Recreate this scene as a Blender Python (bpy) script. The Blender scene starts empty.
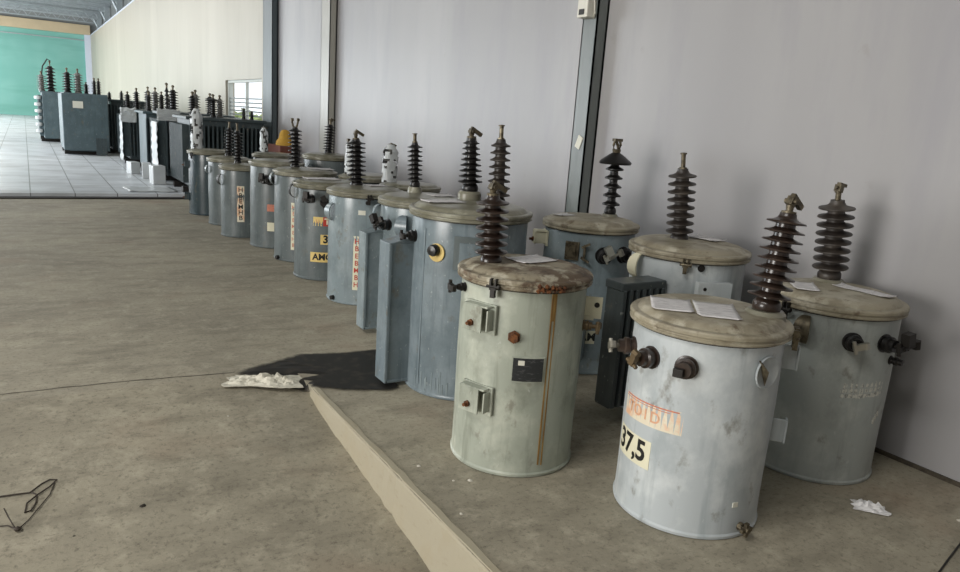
import bpy, bmesh, math, random
from mathutils import Matrix, Vector, noise
random.seed(7)
PI = math.pi
sc = bpy.context.scene
col = sc.collection
R = math.radians

# ------------------------------------------------------------------ colour / materials
def lin(c):
    c = c.lstrip('#')
    o = []
    for i in (0, 2, 4):
        v = int(c[i:i+2], 16)/255
        o.append(v/12.92 if v <= .04045 else ((v+.055)/1.055)**2.4)
    return (*o, 1)

def newmat(name):
    m = bpy.data.materials.new(name); m.use_nodes = True
    nt = m.node_tree; b = nt.nodes['Principled BSDF']
    return m, nt, b

def plain(name, c, rough=.6, metal=0., noise_amt=.12, scale=30):
    m, nt, b = newmat(name)
    b.inputs['Roughness'].default_value = rough
    b.inputs['Metallic'].default_value = metal
    tc = nt.nodes.new('ShaderNodeTexCoord'); n = nt.nodes.new('ShaderNodeTexNoise')
    n.inputs['Scale'].default_value = scale; n.inputs['Detail'].default_value = 5
    nt.links.new(tc.outputs['Object'], n.inputs['Vector'])
    mx = nt.nodes.new('ShaderNodeMix'); mx.data_type = 'RGBA'
    L = lin(c)
    mx.inputs[6].default_value = tuple(x*(1-noise_amt*1.6) for x in L[:3])+(1,)
    mx.inputs[7].default_value = tuple(min(1, x*(1+noise_amt)) for x in L[:3])+(1,)
    nt.links.new(n.outputs['Fac'], mx.inputs[0]); nt.links.new(mx.outputs[2], b.inputs['Base Color'])
    return m

def layered(name, base, layers, rough=.5, bump=.1, bump_scale=40, metal=0., coat=0.):
    """base colour + list of (colour, noise scale vec, threshold lo, hi, strength, detail)"""
    m, nt, b = newmat(name)
    N = nt.nodes.new; Lk = nt.links.new
    tc = N('ShaderNodeTexCoord'); oi = N('ShaderNodeObjectInfo')
    off = N('ShaderNodeVectorMath'); off.operation = 'ADD'
    sc_ = N('ShaderNodeVectorMath'); sc_.operation = 'SCALE'; sc_.inputs['Scale'].default_value = 37.
    cmb = N('ShaderNodeCombineXYZ'); Lk(oi.outputs['Random'], cmb.inputs[0]); Lk(oi.outputs['Random'], cmb.inputs[1])
    Lk(cmb.outputs[0], sc_.inputs[0]); Lk(tc.outputs['Object'], off.inputs[0]); Lk(sc_.outputs[0], off.inputs[1])
    cur = None
    for i, (c, s, lo, hi, st, det) in enumerate(layers):
        mp = N('ShaderNodeMapping'); mp.inputs['Scale'].default_value = s
        mp.inputs['Location'].default_value = (i*3.1, i*1.7, i*5.3)
        Lk(off.outputs[0], mp.inputs[0])
        n = N('ShaderNodeTexNoise'); n.inputs['Scale'].default_value = 1; n.inputs['Detail'].default_value = det
        n.inputs['Roughness'].default_value = .62
        Lk(mp.outputs[0], n.inputs['Vector'])
        mr = N('ShaderNodeMapRange'); mr.inputs[1].default_value = lo; mr.inputs[2].default_value = hi
        mr.inputs[4].default_value = st
        Lk(n.outputs['Fac'], mr.inputs[0])
        mx = N('ShaderNodeMix'); mx.data_type = 'RGBA'; mx.inputs[7].default_value = lin(c)
        if cur is None: mx.inputs[6].default_value = lin(base)
        else: Lk(cur, mx.inputs[6])
        Lk(mr.outputs[0], mx.inputs[0]); cur = mx.outputs[2]
    Lk(cur, b.inputs['Base Color'])
    b.inputs['Roughness'].default_value = rough; b.inputs['Metallic'].default_value = metal
    b.inputs['Coat Weight'].default_value = coat
    if bump:
        bn = N('ShaderNodeTexNoise'); bn.inputs['Scale'].default_value = bump_scale; bn.inputs['Detail'].default_value = 6
        Lk(off.outputs[0], bn.inputs['Vector'])
        bp = N('ShaderNodeBump'); bp.inputs['Strength'].default_value = bump; bp.inputs['Distance'].default_value = .01
        Lk(bn.outputs['Fac'], bp.inputs['Height']); Lk(bp.outputs[0], b.inputs['Normal'])
    return m

def paint(name, base, light, dark, rough=.42):
    return layered(name, base, [
        (light, (5, 5, 4), .48, .64, .65, 6),
        (dark, (4, 4, 3), .54, .68, .5, 7),
        (dark, (16, 16, 1.5), .54, .72, .55, 4),
        ('#6b6558', (10, 10, 7), .60, .70, .6, 8),
        ('#c9cdc6', (40, 40, 26), .66, .74, .4, 3)], rough=rough, bump=.09, bump_scale=9)

M = {}
M['green_paint'] = paint('pale_green_grey_paint', '#9ea396', '#c2c5b6', '#686c5f', .38)
M['white_paint'] = paint('worn_bluish_white_paint', '#b3b9bb', '#d3d7d6', '#8f989b', .42)
M['grey_paint'] = paint('worn_grey_paint', '#a2a7a3', '#bcc0ba', '#7d817d', .5)
M['blue_paint'] = paint('blue_grey_paint', '#717d83', '#869196', '#525d62', .26)
M['blue_paint2'] = paint('pale_blue_grey_paint', '#7f8b8f', '#99a3a5', '#5f6a6e', .26)
M['steel_paint'] = paint('mid_grey_paint', '#5f6768', '#717979', '#424849', .32)
M['slate_paint'] = paint('dark_slate_paint', '#3a474c', '#49565b', '#2a3337', .26)
M['radiator_paint'] = paint('dark_grey_radiator_paint', '#454c4d', '#525959', '#33393a', .4)
M['power_paint'] = paint('dark_blue_grey_tank_paint', '#3c474a', '#4a5558', '#2c3538', .45)
M['power_paint_haze'] = paint('hazed_blue_grey_tank_paint', '#4c5c61', '#5a6b70', '#3e4d52', .5)  # distance haze put into the colour: lifted and bluer than power_paint
M['lid_brown'] = layered('dusty_brown_lid', '#8f8672', [
    ('#57432f', (8, 8, 8), .44, .56, .85, 6), ('#b9b3a0', (9, 9, 9), .52, .62, .75, 5), ('#3a2c20', (16, 16, 16), .55, .66, .8, 6)], rough=.6, bump=.15)
M['lid_beige'] = layered('dusty_beige_lid', '#9c9480', [
    ('#716855', (6, 6, 6), .46, .62, .7, 7), ('#c0baa8', (7, 7, 7), .52, .64, .7, 6), ('#5d4c38', (15, 15, 15), .58, .68, .75, 7)], rough=.5, bump=.12)
M['lid_grey'] = layered('dusty_grey_lid', '#7f7c6d', [
    ('#57543f', (6, 6, 6), .46, .62, .6, 7), ('#aaa897', (7, 7, 7), .52, .66, .6, 5)], rough=.3, bump=.08)
M['porcelain'] = layered('brown_glazed_porcelain', '#2c211b', [
    ('#584940', (9, 9, 9), .48, .72, .6, 5), ('#1c1412', (20, 20, 20), .5, .7, .5, 4)], rough=.3, bump=.03, coat=.15)
M['porcelain_dusty'] = layered('dusty_dark_porcelain', '#2f2925', [
    ('#5c544b', (9, 9, 9), .48, .72, .7, 5)], rough=.45, bump=.05)
M['porcelain_grey'] = layered('grey_porcelain', '#6c6a66', [('#8d8b86', (9, 9, 9), .5, .7, .6, 5)], rough=.3, bump=.03)
M['porcelain_black'] = plain('black_porcelain', '#191716', .35)
M['terminal'] = layered('tarnished_terminal_metal', '#6b6250', [('#3a3328', (30, 30, 30), .45, .6, .8, 5), ('#a39a82', (22, 22, 22), .58, .7, .6, 4)], rough=.45, metal=.6, bump=.1)
M['bright_metal'] = plain('dull_silver_metal', '#b0aca0', .35, .8)
M['dark_metal'] = plain('blackened_metal', '#2a2724', .5, .4)
M['brass'] = plain('old_brass_metal', '#6a5a42', .45, .5)
M['rust'] = layered('rust', '#4a2c18', [('#7a4a24', (30, 30, 30), .45, .6, .8, 5), ('#20150e', (40, 40, 40), .55, .7, .8, 5)], rough=.85, bump=.4)
M['ochre'] = layered('ochre_rust_run', '#8f6f38', [('#5f4420', (50, 50, 4), .45, .62, .8, 5), ('#b39b63', (30, 30, 4), .55, .7, .6, 4)], rough=.7, bump=.1)
M['paper'] = plain('white_paper', '#d9d7d6', .8, 0, .05, 8)
M['paper_print'] = layered('printed_paper', '#d8d5d4', [('#a9a5a6', (18, 120, 1), .5, .58, .55, 2)], rough=.8, bump=.03)
M['plate_dark'] = layered('dark_etched_plate', '#3c3e40', [('#6d6f70', (30, 30, 90), .55, .65, .6, 3)], rough=.4, metal=.5, bump=.05)
M['sticker'] = plain('white_sticker', '#d8d6c8', .6, 0, .05)
M['cream_label'] = plain('cream_label', '#ded9be', .6, 0, .06, 14)
M['yellow_label'] = plain('yellow_label', '#dcc077', .6, 0, .08, 14)
M['orange_label'] = layered('faded_orange_label', '#ddd2bb', [('#e0a880', (9, 9, 9), .48, .62, .8, 4), ('#e9e2cf', (20, 20, 20), .55, .7, .6, 3)], rough=.6, bump=0)
M['black_ink'] = plain('black_ink', '#15140f', .6, 0, .05)
M['red_ink'] = plain('red_ink', '#b8392a', .6, 0, .15, 40)
M['pale_red'] = plain('faded_red_ink', '#c67b62', .6, 0, .2, 40)
M['faint_orange'] = plain('very_faded_orange', '#dba785', .6, 0, .25, 50)
M['chalk'] = layered('flaking_white_stencil', '#c9c8bd', [('#7b7d78', (60, 60, 60), .52, .60, .8, 3)], rough=.8, bump=0)
M['wrap'] = plain('white_plastic_wrap', '#c4c8c9', .35, 0, .1, 6)
M['white_trash'] = plain('crumpled_white_plastic', '#cfcaba', .5, 0, .1, 12)
M['column'] = layered('grey_green_steel_paint', '#6f7472', [('#878b88', (3, 3, .6), .5, .7, .6, 4), ('#49524f', (8, 8, 2), .58, .75, .6, 4)], rough=.35, bump=.04)
M['column_pale'] = plain('pale_steel_paint', '#a3a198', .35, 0, .1, 2)
M['column_dark'] = layered('dark_steel_paint', '#4a5357', [('#5c666a', (3, 3, .6), .5, .7, .6, 4)], rough=.4, bump=.03)
M['electric_box'] = plain('ivory_plastic', '#d5d2c6', .5, 0, .04)
M['wire'] = plain('brown_wire', '#3b3229', .7, 0, .2)
M['yellow_bag'] = plain('yellow_cloth', '#c79a3c', .8, 0, .2, 20)
M['brick_red'] = plain('dull_red_box', '#6e4035', .8, 0, .2, 20)
M['debris'] = plain('dark_debris', '#2f2a22', .9)
M['chip'] = plain('pale_paint_chip', '#c4beb0', .8)

# floor concrete
def concrete():
    m, nt, b = newmat('dusty_concrete')
    N = nt.nodes.new; Lk = nt.links.new
    tc = N('ShaderNodeTexCoord')
    def nz(scale, det, ro=.6, vec=None):
        n = N('ShaderNodeTexNoise'); n.inputs['Scale'].default_value = scale; n.inputs['Detail'].default_value = det
        n.inputs['Roughness'].default_value = ro; Lk(vec or tc.outputs['Object'], n.inputs['Vector']); return n
    def mix(fac, a, c, lo, hi, st):
        mr = N('ShaderNodeMapRange'); mr.inputs[1].default_value = lo; mr.inputs[2].default_value = hi; mr.inputs[4].default_value = st
        Lk(fac, mr.inputs[0])
        mx = N('ShaderNodeMix'); mx.data_type = 'RGBA'; mx.inputs[7].default_value = lin(c)
        if isinstance(a, str): mx.inputs[6].default_value = lin(a)
        else: Lk(a, mx.inputs[6])
        Lk(mr.outputs[0], mx.inputs[0]); return mx.outputs[2]
    c = mix(nz(.7, 6).outputs['Fac'], '#918a79', '#a9a18d', .4, .65, .9)
    mp = N('ShaderNodeMapping'); mp.inputs['Scale'].default_value = (1, 2.6, 1); mp.inputs['Rotation'].default_value = (0, 0, .3); Lk(tc.outputs['Object'], mp.inputs[0])
    c = mix(nz(2.2, 8, .7, mp.outputs[0]).outputs['Fac'], c, '#6a6456', .48, .68, .6)
    c = mix(nz(6, 9, .75).outputs['Fac'], c, '#b9b19d', .5, .68, .6)
    c = mix(nz(38, 6, .8).outputs['Fac'], c, '#544e41', .52, .68, .7)
    c = mix(nz(110, 3, .7).outputs['Fac'], c, '#b9b2a1', .62, .76, .4)
    c = mix(nz(1.3, 3).outputs['Color'], c, '#97806b', .55, .7, .35)
    Lk(c, b.inputs['Base Color']); b.inputs['Roughness'].default_value = .75
    bp = N('ShaderNodeBump'); bp.inputs['Strength'].default_value = .35; bp.inputs['Distance'].default_value = .008
    bn = nz(18, 9, .75); Lk(bn.outputs['Fac'], bp.inputs['Height']); Lk(bp.outputs[0], b.inputs['Normal'])
    return m
M['concrete'] = concrete()
M['kerb'] = layered('cement_render', '#9f9783', [('#9c9179', (5, 5, 5), .5, .7, .7, 6), ('#8a7f69', (30, 12, 30), .58, .72, .5, 6)], rough=.85, bump=.25, bump_scale=25)

def tiles():
    m, nt, b = newmat('pale_floor_tiles')
    N = nt.nodes.new; Lk = nt.links.new
    tc = N('ShaderNodeTexCoord'); br = N('ShaderNodeTexBrick')
    br.offset = 0; br.inputs['Scale'].default_value = 1; br.inputs['Brick Width'].default_value = .6; br.inputs['Row Height'].default_value = .6
    br.inputs['Mortar Size'].default_value = .008
    br.inputs['Color1'].default_value = lin('#d6dade'); br.inputs['Color2'].default_value = lin('#c8ccd0'); br.inputs['Mortar'].default_value = lin('#6c6e6e')
    Lk(tc.outputs['Object'], br.inputs['Vector'])
    n = N('ShaderNodeTexNoise'); n.inputs['Scale'].default_value = 1.2; n.inputs['Detail'].default_value = 7; Lk(tc.outputs['Object'], n.inputs['Vector'])
    mr = N('ShaderNodeMapRange'); mr.inputs[1].default_value = .45; mr.inputs[2].default_value = .7; mr.inputs[4].default_value = .6; Lk(n.outputs['Fac'], mr.inputs[0])
    mx = N('ShaderNodeMix'); mx.data_type = 'RGBA'; mx.inputs[7].default_value = lin('#8f9190')
    Lk(mr.outputs[0], mx.inputs[0]); Lk(br.outputs['Color'], mx.inputs[6]); Lk(mx.outputs[2], b.inputs['Base Color'])
    mr2 = N('ShaderNodeMapRange'); mr2.inputs[3].default_value = .25; mr2.inputs[4].default_value = .5; Lk(n.outputs['Fac'], mr2.inputs[0]); Lk(mr2.outputs[0], b.inputs['Roughness'])
    return m
M['tiles'] = tiles()
M['wall'] = layered('grey_painted_wall', '#989697', [
    ('#a8a6a6', (.5, .5, .12), .45, .65, .7, 3), ('#8d8b91', (2.5, 2.5, .5), .5, .72, .5, 6), ('#8d8984', (6, 6, 6), .66, .8, .5, 7)], rough=.4, bump=.12, bump_scale=5)
M['wall_cream'] = layered('cream_wall', '#aca596', [
    ('#b7b0a1', (.5, .5, .1), .45, .65, .7, 3), ('#9c9585', (2, 2, .3), .55, .75, .5, 5)], rough=.45, bump=.08, bump_scale=5)
M['wall_white'] = plain('white_wall', '#cdd3df', .6, 0, .04, 2)
M['green_wall'] = layered('green_wall_sheet', '#72aca0', [('#85bbb0', (.3, 1, .3), .45, .65, .7, 3), ('#5f9d8c', (.2, .2, 1.5), .5, .7, .5, 3)], rough=.6, bump=0)
M['beige_band'] = plain('beige_beam', '#c9b594', .7, 0, .1, 2)
M['roof'] = plain('grey_roof_sheet', '#7e8587', .5, .2, .12, 3)
M['roof_light'] = plain('galvanised_steel', '#a7adaf', .45, .4, .2, 8)
M['cladding'] = plain('grey_cladding', '#8d8f8d', .5, .2, .1, 3)
M['shutter'] = plain('window_louvre_paint', '#c9cdc6', .5, 0, .05)
M['base_dirt'] = layered('dirty_wall_foot', '#4b4438', [('#2c271f', (20, 20, 20), .45, .65, .8, 6)], rough=.9, bump=.3)
M['foliage'] = layered('sunlit_foliage', '#8fa65a', [('#c3cf8a', (2, 2, 2), .45, .6, .9, 6), ('#5c7340', (4, 4, 4), .5, .65, .8, 5)], rough=.8, bump=0)

# oil stain: soft edged
def stain_mat():
    m, nt, b = newmat('dark_oil_stain')
    N = nt.nodes.new; Lk = nt.links.new
    at = N('ShaderNodeAttribute'); at.attribute_name = 'edge'
    tc = N('ShaderNodeTexCoord'); n = N('ShaderNodeTexNoise'); n.inputs['Scale'].default_value = 14; n.inputs['Detail'].default_value = 7
    Lk(tc.outputs['Object'], n.inputs['Vector'])
    ad = N('ShaderNodeMath'); ad.operation = 'MULTIPLY_ADD'; ad.inputs[1].default_value = .5; Lk(n.outputs['Fac'], ad.inputs[0]); Lk(at.outputs['Fac'], ad.inputs[2])
    mr = N('ShaderNodeMapRange'); mr.inputs[1].default_value = .38; mr.inputs[2].default_value = .75; mr.inputs[4].default_value = .97; Lk(ad.outputs[0], mr.inputs[0])
    cr = N('ShaderNodeMix'); cr.data_type = 'RGBA'; cr.inputs[6].default_value = lin('#1a1712'); cr.inputs[7].default_value = lin('#39332a')
    mr2 = N('ShaderNodeMapRange'); mr2.inputs[1].default_value = .5; mr2.inputs[2].default_value = .7; Lk(n.outputs['Fac'], mr2.inputs[0]); Lk(mr2.outputs[0], cr.inputs[0])
    Lk(cr.outputs[2], b.inputs['Base Color']); Lk(mr.outputs[0], b.inputs['Alpha']); b.inputs['Roughness'].default_value = .6
    return m
M['stain'] = stain_mat()

# ------------------------------------------------------------------ mesh builder
class MB:
    def __init__(s): s.v = []; s.f = []; s.smooth = []
    def add(s, vs, fs, sm=False, mat=None):
        o = len(s.v)
        if mat is not None: vs = [mat @ Vector(v) for v in vs]
        s.v += [tuple(v) for v in vs]; s.f += [tuple(i+o for i in f) for f in fs]; s.smooth += [sm]*len(fs)
        return s
    def box(s, x0, x1, y0, y1, z0, z1, mat=None):
        vs = [(x, y, z) for z in (z0, z1) for y in (y0, y1) for x in (x0, x1)]
        return s.add(vs, [(0, 2, 3, 1), (4, 5, 7, 6), (0, 1, 5, 4), (2, 6, 7, 3), (0, 4, 6, 2), (1, 3, 7, 5)], False, mat)
    def cbox(s, c, d, mat=None):
        return s.box(c[0]-d[0]/2, c[0]+d[0]/2, c[1]-d[1]/2, c[1]+d[1]/2, c[2]-d[2]/2, c[2]+d[2]/2, mat)
    def lathe(s, prof, n=40, mat=None, smooth=True, cap=True):
        vs = []; fs = []
        for r, z in prof:
            for k in range(n):
                a = 2*PI*k/n; vs.append((r*math.cos(a), r*math.sin(a), z))
        for j in range(len(prof)-1):
            for k in range(n):
                k2 = (k+1) % n; fs.append((j*n+k, j*n+k2, (j+1)*n+k2, (j+1)*n+k))
        if cap:
            if prof[0][0] > 1e-4: fs.append(tuple(reversed(range(n))))
            if prof[-1][0] > 1e-4: fs.append(tuple((len(prof)-1)*n+k for k in range(n)))
        return s.add(vs, fs, smooth, mat)
    def tube(s, pts, r, n=8):
        pts = [Vector(p) for p in pts]; vs = []; fs = []
        for i, p in enumerate(pts):
            t = (pts[min(i+1, len(pts)-1)]-pts[max(i-1, 0)]).normalized()
            u = t.cross(Vector((0, 0, 1)))
            if u.length < .05: u = t.cross(Vector((1, 0, 0)))
            u.normalize(); w = t.cross(u)
            for k in range(n):
                a = 2*PI*k/n; vs.append(p+u*r*math.cos(a)+w*r*math.sin(a))
        for i in range(len(pts)-1):
            for k in range(n):
                k2 = (k+1) % n; fs.append((i*n+k, i*n+k2, (i+1)*n+k2, (i+1)*n+k))
        fs.append(tuple(reversed(range(n)))); fs.append(tuple((len(pts)-1)*n+k for k in range(n)))
        return s.add(vs, fs, True)
    def build(s, name, m, parent=None, loc=None, rot=None, bevel=0, edge=True):
        me = bpy.data.meshes.new(name); me.from_pydata(s.v, [], s.f)
        for p, sm in zip(me.polygons, s.smooth): p.use_smooth = sm
        me.materials.append(m); me.validate(); me.update()
        bm = bmesh.new(); bm.from_mesh(me); bmesh.ops.recalc_face_normals(bm, faces=bm.faces); bm.to_mesh(me); bm.free()
        if any(s.smooth) and edge: me.set_sharp_from_angle(angle=R(36))
        o = bpy.data.objects.new(name, me); col.objects.link(o)
        if parent: o.parent = parent
        if loc: o.location = loc
        if rot: o.rotation_euler = rot
        if bevel:
            b = o.modifiers.new('bevel', 'BEVEL'); b.width = bevel; b.segments = 2; b.limit_method = 'ANGLE'
        return o

def empty(name, loc, rz=0):
    o = bpy.data.objects.new(name, None); col.objects.link(o); o.location = loc; o.rotation_euler.z = rz
    o.empty_display_size = .1
    return o
def tag(o, label=None, cat=None, group=None, kind=None):
    if label: o['label'] = label
    if cat: o['category'] = cat
    if group: o['group'] = group
    if kind: o['kind'] = kind
    return o
def struct(mb, name, m, **k): return tag(mb.build(name, m, **k), kind='structure')

# frame on a cylinder: origin on surface, X = outward, Y = to the right seen from outside (increasing theta), Z = up
def cf(th, r, z):
    a = R(th)
    return Matrix.Translation((r*math.cos(a), r*math.sin(a), z)) @ Matrix.Rotation(a, 4, 'Z')
AX = Matrix.Rotation(PI/2, 4, 'Y')      # lathe axis z -> +x (outward)

def patch(th, z, w, h, r, m, name, parent, jag=0, thick=.0012, skew=0):
    n = max(4, int(w/.012)); mb = MB(); vs = []; fs = []
    dth = w/r
    for i in range(n+1):
        t = R(th)-dth/2+dth*i/n
        j0 = random.uniform(-jag, jag); j1 = random.uniform(-jag, jag)
        sk = skew*(i/n-.5)
        for rr in (r-.002, r+thick):
            vs.append((rr*math.cos(t), rr*math.sin(t), z-h/2+j0+sk)); vs.append((rr*math.cos(t), rr*math.sin(t), z+h/2+j1+sk))
    for i in range(n):
        a = 4*i; b = 4*(i+1)
        fs += [(a+2, b+2, b+3, a+3), (a+1, a+3, b+3, b+1), (a, b, b+2, a+2)]
    fs += [(0, 2, 3, 1), (4*n, 4*n+1, 4*n+3, 4*n+2)]
    mb.add(vs, fs, False)
    return mb.build(name, m, parent)

def text_on(s, th, z, size, r, m, parent, name='lettering', sx=1., bold=.0, rot=0):
    cu = bpy.data.curves.new('t', 'FONT'); cu.body = s; cu.size = size; cu.align_x = 'CENTER'; cu.align_y = 'CENTER'
    cu.offset = bold; cu.resolution_u = 3
    ob = bpy.data.objects.new('t', cu); col.objects.link(ob)
    dg = bpy.context.evaluated_depsgraph_get(); me = bpy.data.meshes.new_from_object(ob.evaluated_get(dg))
    bpy.data.objects.remove(ob); bpy.data.curves.remove(cu)
    bm = bmesh.new(); bm.from_mesh(me)
    bmesh.ops.triangulate(bm, faces=bm.faces)
    for _ in range(2): bmesh.ops.subdivide_edges(bm, edges=[e for e in bm.edges if e.calc_length() > .02], cuts=1)
    for v in bm.verts:
        x, y = v.co.x*sx, v.co.y
        if rot: x, y = x*math.cos(rot)-y*math.sin(rot), x*math.sin(rot)+y*math.cos(rot)
        a = R(th)+x/r
        v.co = ((r+.0022)*math.cos(a), (r+.0022)*math.sin(a), z+y)
    bm.to_mesh(me); bm.free(); me.name = name; me.materials.clear(); me.materials.append(m)
    o = bpy.data.objects.new(name, me); col.objects.link(o); o.parent = parent
    return o

# ------------------------------------------------------------------ bushings and fittings
def bushing_profile(L, rs, n, taper=1.0, bell=False):
    zb = .05; term = L*.2
    top = L-term; p = (top-zb)/n; rc = rs*.47
    pr = [(rs*.62, 0), (rs*.66, .012), (rs*.66, .03), (rs*.55, .045), (rc, zb)]
    for i in range(n):
        z = zb+i*p; k = 1+(taper-1)*i/max(1, n-1); r = rs*k; c = rc*(.6+.4*k)
        if bell and i == n-1: r = rs*1.8; pr += [(c, z), (r*.96, z-.006), (r, z+.008), (r*.9, z+.02), (r*.45, z+p*.95), (c*.9, z+p*1.2)]; continue
        pr += [(c, z+p*.12), (r*.86, z+p*.22), (r*.985, z+p*.24), (r, z+p*.33), (r*.97, z+p*.42), (r*.72, z+p*.54), (c*1.12, z+p*.68), (c, z+p*.78)]
    pr += [(rc*.85, top), (rc*.8, top+.012), (0, top+.014)]
    return pr, top
def add_bushing(root, h, b, mat, n=9, taper=1., bell=False, term='clamp', wrap=False, label=None):
    dx, dy, dz, L, tilt, rs = b
    z0 = h+.012
    if dz > .045:
        MB().lathe([(rs*.95, h-.005), (rs*.95, h+dz-.02), (rs*.8, h+dz-.006), (0, h+dz-.004)], 24).build('bushing_boss', M['lid_grey'], root, (dx, dy, 0))
        z0 = h+dz-.008
    pr, top = bushing_profile(L, rs, n, taper, bell)
    o = MB().lathe(pr, 28).build('bushing', mat, root, (dx, dy, z0), (0, R(tilt), 0))
    mb = MB(); s = L-top
    if term == 'clamp':
        mb.lathe([(.014, top), (.014, top+s*.5), (.02, top+s*.5), (.02, top+s*.6), (.01, top+s*.62), (.01, top+s*.8), (0, top+s*.81)], 12)
        m = Matrix.Translation((0, 0, top+s*.72)) @ Matrix.Rotation(.3, 4, 'Y')
        mb.cbox((0, 0, 0), (.03, .034, s*.34), m); mb.cbox((.018, 0, s*.2), (.06, .02, .016), m)
        mb.lathe([(.009, -.03), (.009, .03)], 8, m @ AX)
    elif term == 'hook':
        mb.lathe([(.03, top), (.03, top+.02), (.014, top+.022), (.017, top+s*.45), (.011, top+s*.5)], 12)
        m = Matrix.Translation((0, 0, top+s*.62)) @ Matrix.Rotation(.35, 4, 'Y')
        mb.cbox((0, 0, 0), (.03, .03, s*.36), m); mb.cbox((.03, 0, s*.2), (.085, .022, .022), m @ Matrix.Rotation(.2, 4, 'Y'))
        mb.lathe([(.011, -.028), (.011, .028)], 8, m @ Matrix.Rotation(PI/2, 4, 'X'))
    elif term == 'rod':
        mb.lathe([(.013, top), (.013, top+s*.9), (.02, top+s*.9), (.02, top+s*.97), (0, top+s)], 12)
        mb.lathe([(.022, top+.006), (.022, top+.02)], 6, smooth=False)
    elif term == 'prongs':
        for sx in (-1, 1):
            mb.tube([(0, 0, top-.005), (sx*.022, 0, top+s*.25), (sx*.034, 0, top+s*.7), (sx*.03, 0, top+s)], .011, 8)
            mb.cbox((sx*.032, 0, top+s*.85), (.03, .03, .03))
    elif term == 'lantern':
        mb.lathe([(.024, top), (.03, top+s*.3), (.026, top+s*.35)], 14)
        for sx in (-1, 1): mb.tube([(sx*.026, 0, top+s*.3), (sx*.032, 0, top+s*.6), (sx*.022, 0, top+s*.92)], .009, 8)
        mb.cbox((0, 0, top+s*.94), (.07, .03, .02)); mb.tube([(.02, 0, top+s*.3), (-.01, 0, top+s*.9)], .01, 8)
    mb.build('terminal', M['brass'] if term == 'clampb' else M['terminal'], o)
    if wrap:
        w = MB(); vs = []; fs = []; n1 = 24; n2 = 16
        for j in range(n2+1):
            z = L*(.02+.95*j/n2); f = 1.12 if z < top else 1.12-.8*(z-top)/(L-top)
            for k in range(n1):
                a = 2*PI*k/n1; q = noise.noise(Vector((math.cos(a)*2, math.sin(a)*2, z*14)))
                rr = rs*f*(1+.16*q); vs.append((rr*math.cos(a), rr*math.sin(a), z))
        for j in range(n2):
            for k in range(n1):
                if noise.noise(Vector((k*.35, j*.5, rs*50))) < -.22: continue
                fs.append((j*n1+k, j*n1+(k+1) % n1, (j+1)*n1+(k+1) % n1, (j+1)*n1+k))
        w.add(vs, fs, True); tag(w.build('plastic_wrap', M['wrap'], o), 'torn clear-white plastic wrap')
    return o

def low_bushing(root, th, z, r, size=.032, length=.06, term=True, mat='porcelain_black', tm='bright_metal', turn=0, big=False):
    f = cf(th, r-.004, z); mb = MB()
    mb.lathe([(size*1.25, 0), (size*1.25, .008), (size*.95, .01), (size*.9, length*.35), (size*1.1, length*.4), (size*1.1, length*.62), (size*.85, length*.7), (size*.8, length), (0, length)], 20, f @ AX)
    o = mb.build('low_voltage_bushing', M[mat], root)
    if term:
        mb = MB(); g = f @ Matrix.Translation((length, 0, 0)) @ Matrix.Rotation(turn, 4, 'X')
        mb.lathe([(.010, -.005), (.010, .035), (0, .035)], 10, g @ AX)
        mb.cbox((.03, 0, 0), (.022, .05, .028), g)
        mb.lathe([(.015, -.014), (.015, .014)], 6, g @ Matrix.Translation((.03, .03, 0)), smooth=False)
        mb.lathe([(.009, -.03), (.009, .03)], 8, g @ Matrix.Translation((.03, -.018, 0)))
        if big:
            mb.cbox((.045, .02, .045), (.04, .045, .06), g); mb.lathe([(.02, -.02), (.02, .02)], 6, g @ Matrix.Translation((.04, .085, 0)), smooth=False)
            mb.lathe([(.01, 0), (.01, .09)], 8, g @ Matrix.Translation((.04, 0, 0)) @ Matrix.Rotation(-PI/2, 4, 'X'))
        mb.build('terminal', M[tm], o)
    return o

def hanger(root, th, z, r, mat, w=.11, hh=.10, d=.06, nut=True):
    """channel bracket: a plate stood off the wall by two cheeks, with a keyhole lug"""
    f = cf(th, r-.003, z); mb = MB()
    mb.cbox((.003, 0, 0), (.012, w*1.25, hh*1.15), f)
    mb.cbox((d/2, -w/2, 0), (d, .008, hh), f); mb.cbox((d/2, w/2, 0), (d, .008, hh*.8), f)
    mb.cbox((d, -w*.1, 0), (.008, w*.8, hh), f); mb.cbox((d/2, 0, hh/2), (d, w, .008), f)
    o = mb.build('hanger_bracket', mat, root, bevel=.002)
    if nut: 
        b = MB(); b.lathe([(.016, 0), (.016, .012), (.009, .013), (.009, .03), (0, .03)], 6, f @ Matrix.Translation((d+.003, -w*.12, -hh*.18)) @ AX, smooth=False)
        b.build('bolt', M['rust'], o)
    return o

def ear(root, th, z, r, mat, s=1.):
    """pressed lifting lug: curved blade and a round loop"""
    f = cf(th, r, z); mb = MB(); pts = []
    n = 10; vs = []; fs = []
    for i in range(n+1):
        a = -PI*.5+PI*1.0*i/n
        x = .045*s*math.cos(a); zz = .055*s*math.sin(a)
        wdt = .012*s+.02*s*math.cos(a)
        for yy in (-wdt, wdt):
            vs += [(x-.004, yy, zz), (x+.004, yy, zz*1.04)]
    for i in range(n):
        a = 4*i; b = a+4
        fs += [(a, a+2, b+2, b), (a+1, b+1, b+3, a+3), (a, b, b+1, a+1), (a+2, a+3, b+3, b+2)]
    fs += [(0, 1, 3, 2), (4*n, 4*n+2, 4*n+3, 4*n+1)]
    mb.add(vs, fs, True, f)
    return mb.build('lifting_lug', mat, root)

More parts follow.
